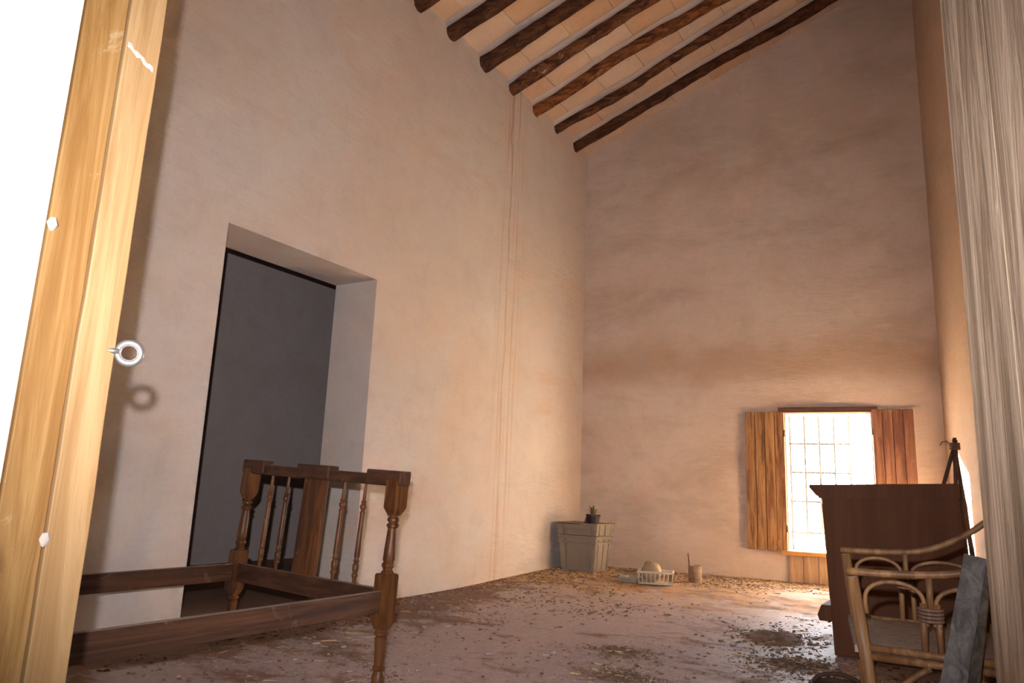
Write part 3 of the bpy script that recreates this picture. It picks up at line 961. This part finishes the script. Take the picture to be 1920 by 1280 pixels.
# ------------------------------------------------------------------ round basket on the floor, cut by the lower edge
bc = Vector((-0.492, 3.24, fz(-0.492, 3.24)))
bk = thing('wicker_basket', tuple(bc), 'low round wicker basket with a dark rim, beside the armchair leg', 'basket')
prof = [(0.055, 0.0), (0.075, 0.012), (0.092, 0.045), (0.098, 0.085), (0.092, 0.086), (0.086, 0.047), (0.068, 0.018), (0.001, 0.014)]
MB().lathe(prof, bc, 24).build('bowl', 'wicker', bk, smooth=True)
for z, r in ((0.02, 0.080), (0.035, 0.088), (0.05, 0.0945), (0.065, 0.0965)):
    MB().tube([bc + Vector((r * math.cos(a), r * math.sin(a), z)) for a in [2 * math.pi * k / 28 for k in range(28)]], 0.0055, 6, closed=True).build('weave_ring', 'wicker', bk, smooth=True)
MB().tube([bc + Vector((0.096 * math.cos(a), 0.096 * math.sin(a), 0.094)) for a in [2 * math.pi * k / 32 for k in range(32)]], 0.011, 8, closed=True).build('rim', 'wicker_dark', bk, smooth=True)
MB().tube([bc + Vector((0.092 * math.cos(a), 0.01, 0.088 + 0.05 * math.sin(a))) for a in [math.pi * k / 16 for k in range(17)]], 0.008, 8).build('handle', 'wicker_dark', bk, smooth=True)

# ------------------------------------------------------------------ tied sticks behind the chest
tz = fz(-0.12, 5.8)
tp = thing('stick_tripod', (-0.10, 5.75, tz), 'three brown sticks tied together at the top, behind the brown chest', 'sticks')
TT = Vector((-0.085, 5.80, 1.20))
for foot, over in (((-0.42, 5.62), 0.03), ((-0.12, 5.70), 0.045), ((0.00, 5.66), 0.035)):
    f = Vector((foot[0], foot[1], fz(*foot) + 0.005))
    d = (TT - f).normalized()
    pts = [f + (TT + d * over - f) * (k / 8) + Vector((0.006 * noise.noise(Vector((k * .7, foot[0] * 9, 0))), 0, 0)) for k in range(9)]
    MB().tube(pts, [0.017 - 0.0006 * k for k in range(9)], 8).build('stick', 'stick', tp, smooth=True)
tw = MB()
for k in range(4):
    tw.tube([TT + Vector((0.028 * math.cos(a), 0.028 * math.sin(a), -0.03 + k * 0.012)) for a in [2 * math.pi * q / 14 for q in range(14)]], 0.006, 6, closed=True)
tw.build('twine_wrap', 'twine', tp, smooth=True)
MB().tube([TT + Vector((-0.02, 0, 0.0)), TT + Vector((-0.045, 0, 0.022)), TT + Vector((-0.07, 0, 0.018)), TT + Vector((-0.085, 0, -0.005))], 0.004, 6).build('twine_end', 'twine', tp, smooth=True)

# ------------------------------------------------------------------ crates in the corner
CO = Vector((-3.22, 6.63, fz(-3.2, 6.5)))
def crate(z0, z1, w0, w1, d0, d1, label, rims, org, inner):
    t = thing('storage_crate', tuple(org), label, 'crate', 'grey crates nested in the corner')
    def ring(f, inset=0.0):
        w = w0 + (w1 - w0) * f - inset
        d = d0 + (d1 - d0) * f - inset
        z = z0 + (z1 - z0) * f
        return [CO + Vector((sx_ * w / 2, sy_ * d / 2, z - CO.z)) for sx_, sy_ in ((-1, -1), (1, -1), (1, 1), (-1, 1))]
    mb = MB()
    mb.v = [tuple(p) for f, i in ((0, 0), (1, 0), (1, 0.02), (inner, 0.03)) for p in ring(f, i)]
    for a in range(3):
        for k in range(4):
            mb.f.append((a * 4 + k, a * 4 + (k + 1) % 4, a * 4 + 4 + (k + 1) % 4, a * 4 + 4 + k))
    mb.f += [(3, 2, 1, 0), (12, 13, 14, 15)]
    mb.build('shell', 'crate', t, bevel=0.004)
    for f in rims:
        mb = MB()
        lo, hi = f - 0.045, f
        q = []
        for ff in (lo, hi):
            q += [p for p in ring(min(1, max(0, ff)), -0.022)]
        q = [Vector(p) for p in q]
        for k in range(4):
            q[k].z = z0 + (z1 - z0) * lo
            q[4 + k].z = z0 + (z1 - z0) * hi
        qi = []
        for ff in (lo, hi):
            qi += [Vector(p) for p in ring(min(1, max(0, ff)), 0.0)]
        for k in range(4):
            qi[k].z = q[k].z
            qi[4 + k].z = q[4 + k].z
        mb.v = [tuple(p) for p in q + qi]
        for k in range(4):
            l = (k + 1) % 4
            mb.f += [(k, l, 4 + l, 4 + k), (4 + k, 4 + l, 12 + l, 12 + k), (8 + l, 8 + k, 12 + k, 12 + l), (8 + k, 8 + l, l, k)]
        mb.build('rim', 'crate', t, bevel=0.003)
    # upright ribs on the side facing the room
    for g in (0.15, 0.5, 0.85):
        for face in (1, 0):
            mb = MB()
            fa, fb = 0.05, max(rims) - 0.10
            def pp(f):
                r = ring(f, -0.002)
                if face == 1:
                    return r[1] + (r[2] - r[1]) * g, Vector((1, 0, 0))
                return r[0] + (r[1] - r[0]) * g, Vector((0, -1, 0))
            if face == 0 and g == 0.5:
                continue
            p0, nn = pp(fa)
            p1, _ = pp(fb)
            mb.bar(p0, p1, 0.016, 0.016, nn)
            mb.build('rib', 'crate', t)
    return t
crate(CO.z, CO.z + 0.325, 0.34, 0.40, 0.30, 0.35, 'lower grey plastic crate standing on the floor in the far corner', (0.82, 0.99), CO, 0.55)
CO2 = CO + Vector((0, 0, 0.327))
crate(CO2.z, CO2.z + 0.115, 0.405, 0.43, 0.355, 0.375, 'shallow grey plastic crate nested on top of the lower crate', (0.50, 0.99), CO2, 0.3)
PO = CO2 + Vector((0.125, -0.095, 0.075))
pot = thing('plant_pot', tuple(PO), 'small black plant pot with withered leaves, inside the top crate', 'plant pot')
MB().lathe([(0.050, 0.0), (0.060, 0.100), (0.068, 0.102), (0.068, 0.122), (0.056, 0.122), (0.053, 0.10), (0.001, 0.098)], PO, 16).build('pot', 'black', pot, smooth=True, auto=40)
for k in range(8):
    a = k * 0.8 + 0.3
    b0 = PO + Vector((0, 0, 0.09))
    tip = b0 + Vector((math.cos(a) * 0.06, math.sin(a) * 0.05, 0.05 + 0.035 * (k % 3)))
    mid = (b0 + tip) / 2 + Vector((0, 0, 0.03))
    sd = (tip - b0).cross(Vector((0, 0, 1))).normalized() * 0.014
    mb = MB()
    mb.add([b0, mid - sd, mid + sd, tip, mid + Vector((0, 0, 0.004))], [(0, 1, 4), (0, 4, 2), (1, 3, 4), (4, 3, 2)])
    mb.build('leaf', 'leaf', pot)
SL = CO2 + Vector((-0.06, -0.165, 0.106))
tag(MB().bar(SL + Vector((-0.13, 0, 0.0)), SL + Vector((0.13, 0.004, 0.0)), 0.05, 0.014).build('wooden_batten', 'stick', origin=SL, bevel=0.002), 'short brown batten lying along the rim of the top crate', 'batten')
ST = CO2 + Vector((0.045, -0.10, 0.02))
tag(MB().tube([ST, ST + Vector((0.01, 0.0, 0.10)), ST + Vector((0.018, 0.0, 0.145))], [0.018, 0.016, 0.012], 8).build('wooden_peg', 'stick', origin=ST, smooth=True), 'short brown wooden peg beside the plant pot in the top crate', 'peg')

# ------------------------------------------------------------------ white basket, plaster lump, tray, can
BO = Vector((-2.335, 6.18, fz(-2.335, 6.18)))
ba = math.radians(18)
bx, by = Vector((math.cos(ba), math.sin(ba), 0)), Vector((-math.sin(ba), math.cos(ba), 0))
wb = thing('plastic_basket', tuple(BO), 'small slatted white plastic basket on the floor before the far wall', 'basket')
def bp(a, b, z):
    return BO + bx * a + by * b + Vector((0, 0, z))
hw, hd, hh = 0.135, 0.095, 0.105
MB().hexa([bp(-hw, -hd, 0.004), bp(hw, -hd, 0.004), bp(hw, hd, 0.004), bp(-hw, hd, 0.004), bp(-hw, -hd, 0.014), bp(hw, -hd, 0.014), bp(hw, hd, 0.014), bp(-hw, hd, 0.014)]).build('base', 'basket_white', wb)
for zz_ in (0.10,):
    rimp = [bp(-hw - .01, -hd - .01, zz_), bp(hw + .01, -hd - .01, zz_), bp(hw + .01, hd + .01, zz_), bp(-hw - .01, hd + .01, zz_)]
    mb = MB()
    for k in range(4):
        mb.bar(rimp[k], rimp[(k + 1) % 4], 0.012, 0.016)
    mb.build('rim', 'basket_white', wb, bevel=0.002)
for side_ in range(4):
    cnt = 8 if side_ % 2 == 0 else 5
    cs = [(-hw, -hd), (hw, -hd), (hw, hd), (-hw, hd)]
    c0, c1 = cs[side_], cs[(side_ + 1) % 4]
    for k in range(cnt + 1):
        g = k / cnt
        a = c0[0] + (c1[0] - c0[0]) * g
        b = c0[1] + (c1[1] - c0[1]) * g
        MB().bar(bp(a, b, 0.010), bp(a * 1.07, b * 1.10, 0.10), 0.016, 0.006, bx).build('slat', 'basket_white', wb)
def lump(name, c, r, mat, seed, label, cat):
    mb = MB()
    n, m_ = 14, 9
    for j in range(m_ + 1):
        ph = math.pi * j / m_
        for k in range(n):
            a = 2 * math.pi * k / n
            d = Vector((math.sin(ph) * math.cos(a), math.sin(ph) * math.sin(a), -math.cos(ph)))
            q = 1 + 0.22 * noise.noise(d * 1.6 + Vector((seed, 0, 0))) + 0.06 * noise.noise(d * 5 + Vector((seed, 3, 0)))
            mb.v.append((c[0] + d.x * r[0] * q, c[1] + d.y * r[1] * q, c[2] + r[2] + d.z * r[2] * q))
    for j in range(m_):
        for k in range(n):
            mb.f.append((j * n + k, j * n + (k + 1) % n, (j + 1) * n + (k + 1) % n, (j + 1) * n + k))
    return tag(mb.build(name, mat, origin=c, smooth=True), label, cat)
lump('plaster_lump', tuple(bp(-0.035, 0.01, 0.012)), (0.085, 0.07, 0.088), 'sack', 2.0, 'rounded pale plaster lump lying in the white basket', 'plaster lump')
to = Vector((-2.535, 6.16, fz(-2.535, 6.16)))
ty = thing('metal_tray', tuple(to), 'flat grey dusty tray on the floor beside the white basket', 'tray')
mb = MB()
mb.v = [tuple(to + Vector(p)) for p in ((-.07, -.10, .002), (.07, -.10, .002), (.07, .10, .002), (-.07, .10, .002), (-.085, -.115, .045), (.085, -.115, .045), (.085, .115, .045), (-.085, .115, .045), (-.078, -.108, .043), (.078, -.108, .043), (.078, .108, .043), (-.078, .108, .043), (-.065, -.095, .008), (.065, -.095, .008), (.065, .095, .008), (-.065, .095, .008))]
mb.f = [(3, 2, 1, 0), (12, 13, 14, 15)]
for a in range(3):
    for k in range(4):
        mb.f.append((a * 4 + k, a * 4 + (k + 1) % 4, a * 4 + 4 + (k + 1) % 4, a * 4 + 4 + k))
mb.build('pan', 'tray', ty, bevel=0.002)
MB().tube([to + Vector((-0.08, -0.02, 0.04)), to + Vector((-0.115, -0.02, 0.052)), to + Vector((-0.115, 0.02, 0.052)), to + Vector((-0.08, 0.02, 0.04))], 0.006, 6).build('handle', 'tray', ty, smooth=True)

ko = Vector((-2.105, 6.52, fz(-2.105, 6.52)))
kn = thing('tin_can', tuple(ko), 'rusty tin can standing alone on the floor by the far wall', 'can')
MB().lathe([(0.052, 0.0), (0.054, 0.004), (0.060, 0.135), (0.063, 0.138), (0.063, 0.144), (0.057, 0.144), (0.055, 0.13), (0.048, 0.03), (0.001, 0.03)], ko, 24).build('shell', 'can', kn, smooth=True, auto=40)
for z in (0.045, 0.095):
    r = 0.0545 + 0.006 * z / 0.135
    MB().tube([ko + Vector((r * math.cos(a), r * math.sin(a), z)) for a in [2 * math.pi * k / 24 for k in range(24)]], 0.0022, 6, closed=True).build('bead', 'can', kn, smooth=True)
so = ko + Vector((-0.03, -0.005, 0.032))
tag(MB().tube([so, so + Vector((-0.02, 0, 0.12)), so + Vector((-0.03, 0.0, 0.21))], [0.006, 0.006, 0.005], 6).build('stirring_stick', 'stick', origin=so, smooth=True), 'thin stick leaning inside the rusty tin can', 'stick')

# ------------------------------------------------------------------ soil heaps and scattered litter
def heap(x, y, rx, ry, h, rot, seed, label, mat='soil2'):
    mb = MB()
    n, m_ = 30, 9
    c, s_ = math.cos(rot), math.sin(rot)
    base = Vector((x, y, fz(x, y)))
    for j in range(m_ + 1):
        f = j / m_
        for k in range(n):
            a = 2 * math.pi * k / n
            q = 0.85 + 0.45 * noise.noise(Vector((math.cos(a) * 1.8, math.sin(a) * 1.8, seed))) + 0.30 * noise.noise(Vector((math.cos(a) * 5, math.sin(a) * 5, seed)))
            px, py = rx * f * q * math.cos(a), ry * f * q * math.sin(a)
            X, Y = x + px * c - py * s_, y + px * s_ + py * c
            mb.v.append((X, Y, fz(X, Y) - 0.002 + h * (1 - f * f) * (1 + 0.6 * noise.noise(Vector((X * 22, Y * 22, seed))))))
    for j in range(m_):
        for k in range(n):
            mb.f.append((j * n + k, j * n + (k + 1) % n, (j + 1) * n + (k + 1) % n, (j + 1) * n + k))
    return tag(mb.build('soil_heap', mat, origin=base, smooth=True), label, 'soil heap', 'soil heaps on the floor')
heap(-1.02, 4.60, 0.19, 0.22, 0.035, 0.2, 1.0, 'flat brown soil heap on the floor left of the chest')
heap(-1.58, 3.66, 0.11, 0.10, 0.018, 0.6, 4.0, 'small dark soil heap in the middle of the floor')
heap(-1.37, 3.20, 0.15, 0.10, 0.016, 0.3, 6.0, 'dark soil heap at the lower edge of the picture')
heap(-0.80, 4.02, 0.16, 0.15, 0.018, 0.3, 9.0, 'dark soil heap at the foot of the chest', 'soil')

HEAPS = [(-1.02, 4.60, 0.21, 0.24), (-1.58, 3.66, 0.15, 0.13), (-1.37, 3.20, 0.19, 0.14), (-0.80, 4.02, 0.20, 0.19)]
def density(x, y):
    hp = sum(math.exp(-(((x - a) / c) ** 2 + ((y - b) / d) ** 2)) for a, b, c, d in HEAPS)
    d = 0.5 + 0.5 * noise.fractal(Vector((x * 0.9, y * 0.9, 1.7)), 1.0, 2.0, 4)
    d2 = 0.5 + 0.5 * noise.noise(Vector((x * 3.0, y * 3.0, 7.7)))
    wall = max(math.exp(-(x + 3.5) / 0.16), math.exp(-(7.07 + BK * (x + 3.5) - y) / 0.22))
    back = sstep(y, 4.8, 6.4)
    return max(0.0, d - 0.30) * 0.9 * (0.15 + 1.2 * d2 * d2 * 1.6) * (0.55 + 0.65 * back) + 0.9 * wall + 0.8 * hp
def chips(name, mat, count, smin, smax, label, cat, aspect=1.8, flat=0.35, wfun=None, elong=False):
    V, F = [], []
    placed = 0
    tries = 0
    while placed < count and tries < count * 30:
        tries += 1
        x = random.uniform(-3.48, 0.2)
        y = random.uniform(1.8, 7.4)
        if y > 7.05 + BK * (x + 3.5) or x > RC.x + (7.417 - y) * 0.145 - 0.03:
            continue
        if CX0 - 0.02 < x < CX1 + 0.06 and CY0 < y < CY1:
            continue
        w = density(x, y) * (wfun(x, y) if wfun else 1.0)
        if random.random() > w:
            continue
        s = smin + (smax - smin) * random.random() ** 3.6
        a = random.uniform(0, 6.283)
        L, Wd, Hh = s * random.uniform(0.8, aspect), s * random.uniform(0.4, 1.0) * (0.12 if elong else 1), s * flat * random.uniform(0.4, 1.0)
        ca, sa = math.cos(a), math.sin(a)
        tl_ = random.uniform(-0.25, 0.25)
        o = len(V)
        z0 = fz(x, y) + sum(0.02 * math.exp(-(((x - a_) / c_) ** 2 + ((y - b_) / d_) ** 2) * 2.5) for a_, b_, c_, d_ in HEAPS)
        nn = 5 if not elong else 4
        for k in range(nn):
            b = 6.283 * k / nn + random.uniform(-0.3, 0.3)
            px, py = L / 2 * math.cos(b), Wd / 2 * math.sin(b)
            V.append((x + px * ca - py * sa, y + px * sa + py * ca, z0 - 0.001))
        for k in range(nn):
            px, py = (V[o + k][0] - x) * 0.7, (V[o + k][1] - y) * 0.7
            V.append((x + px, y + py, z0 + max(0.002, Hh * random.uniform(0.6, 1.0)) + tl_ * px * 0.5))
        F.append(tuple(o + nn + k for k in range(nn)))
        for k in range(nn):
            F.append((o + k, o + (k + 1) % nn, o + nn + (k + 1) % nn, o + nn + k))
        placed += 1
    mb = MB()
    mb.v, mb.f = V, F
    o = mb.build(name, mat)
    return tag(o, label, cat, kind='stuff')
chips('soil_crumbs', 'soil', 11000, 0.004, 0.026, 'dark soil crumbs scattered all over the floor', 'soil')
chips('soil_clods', 'soil2', 8000, 0.004, 0.028, 'brown soil clods scattered all over the floor', 'soil')
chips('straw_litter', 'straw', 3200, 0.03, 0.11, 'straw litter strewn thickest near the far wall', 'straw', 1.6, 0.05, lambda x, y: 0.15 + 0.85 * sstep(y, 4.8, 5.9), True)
chips('plaster_crumbs', 'crumb', 800, 0.006, 0.035, 'pale plaster crumbs scattered on the floor', 'crumbs')
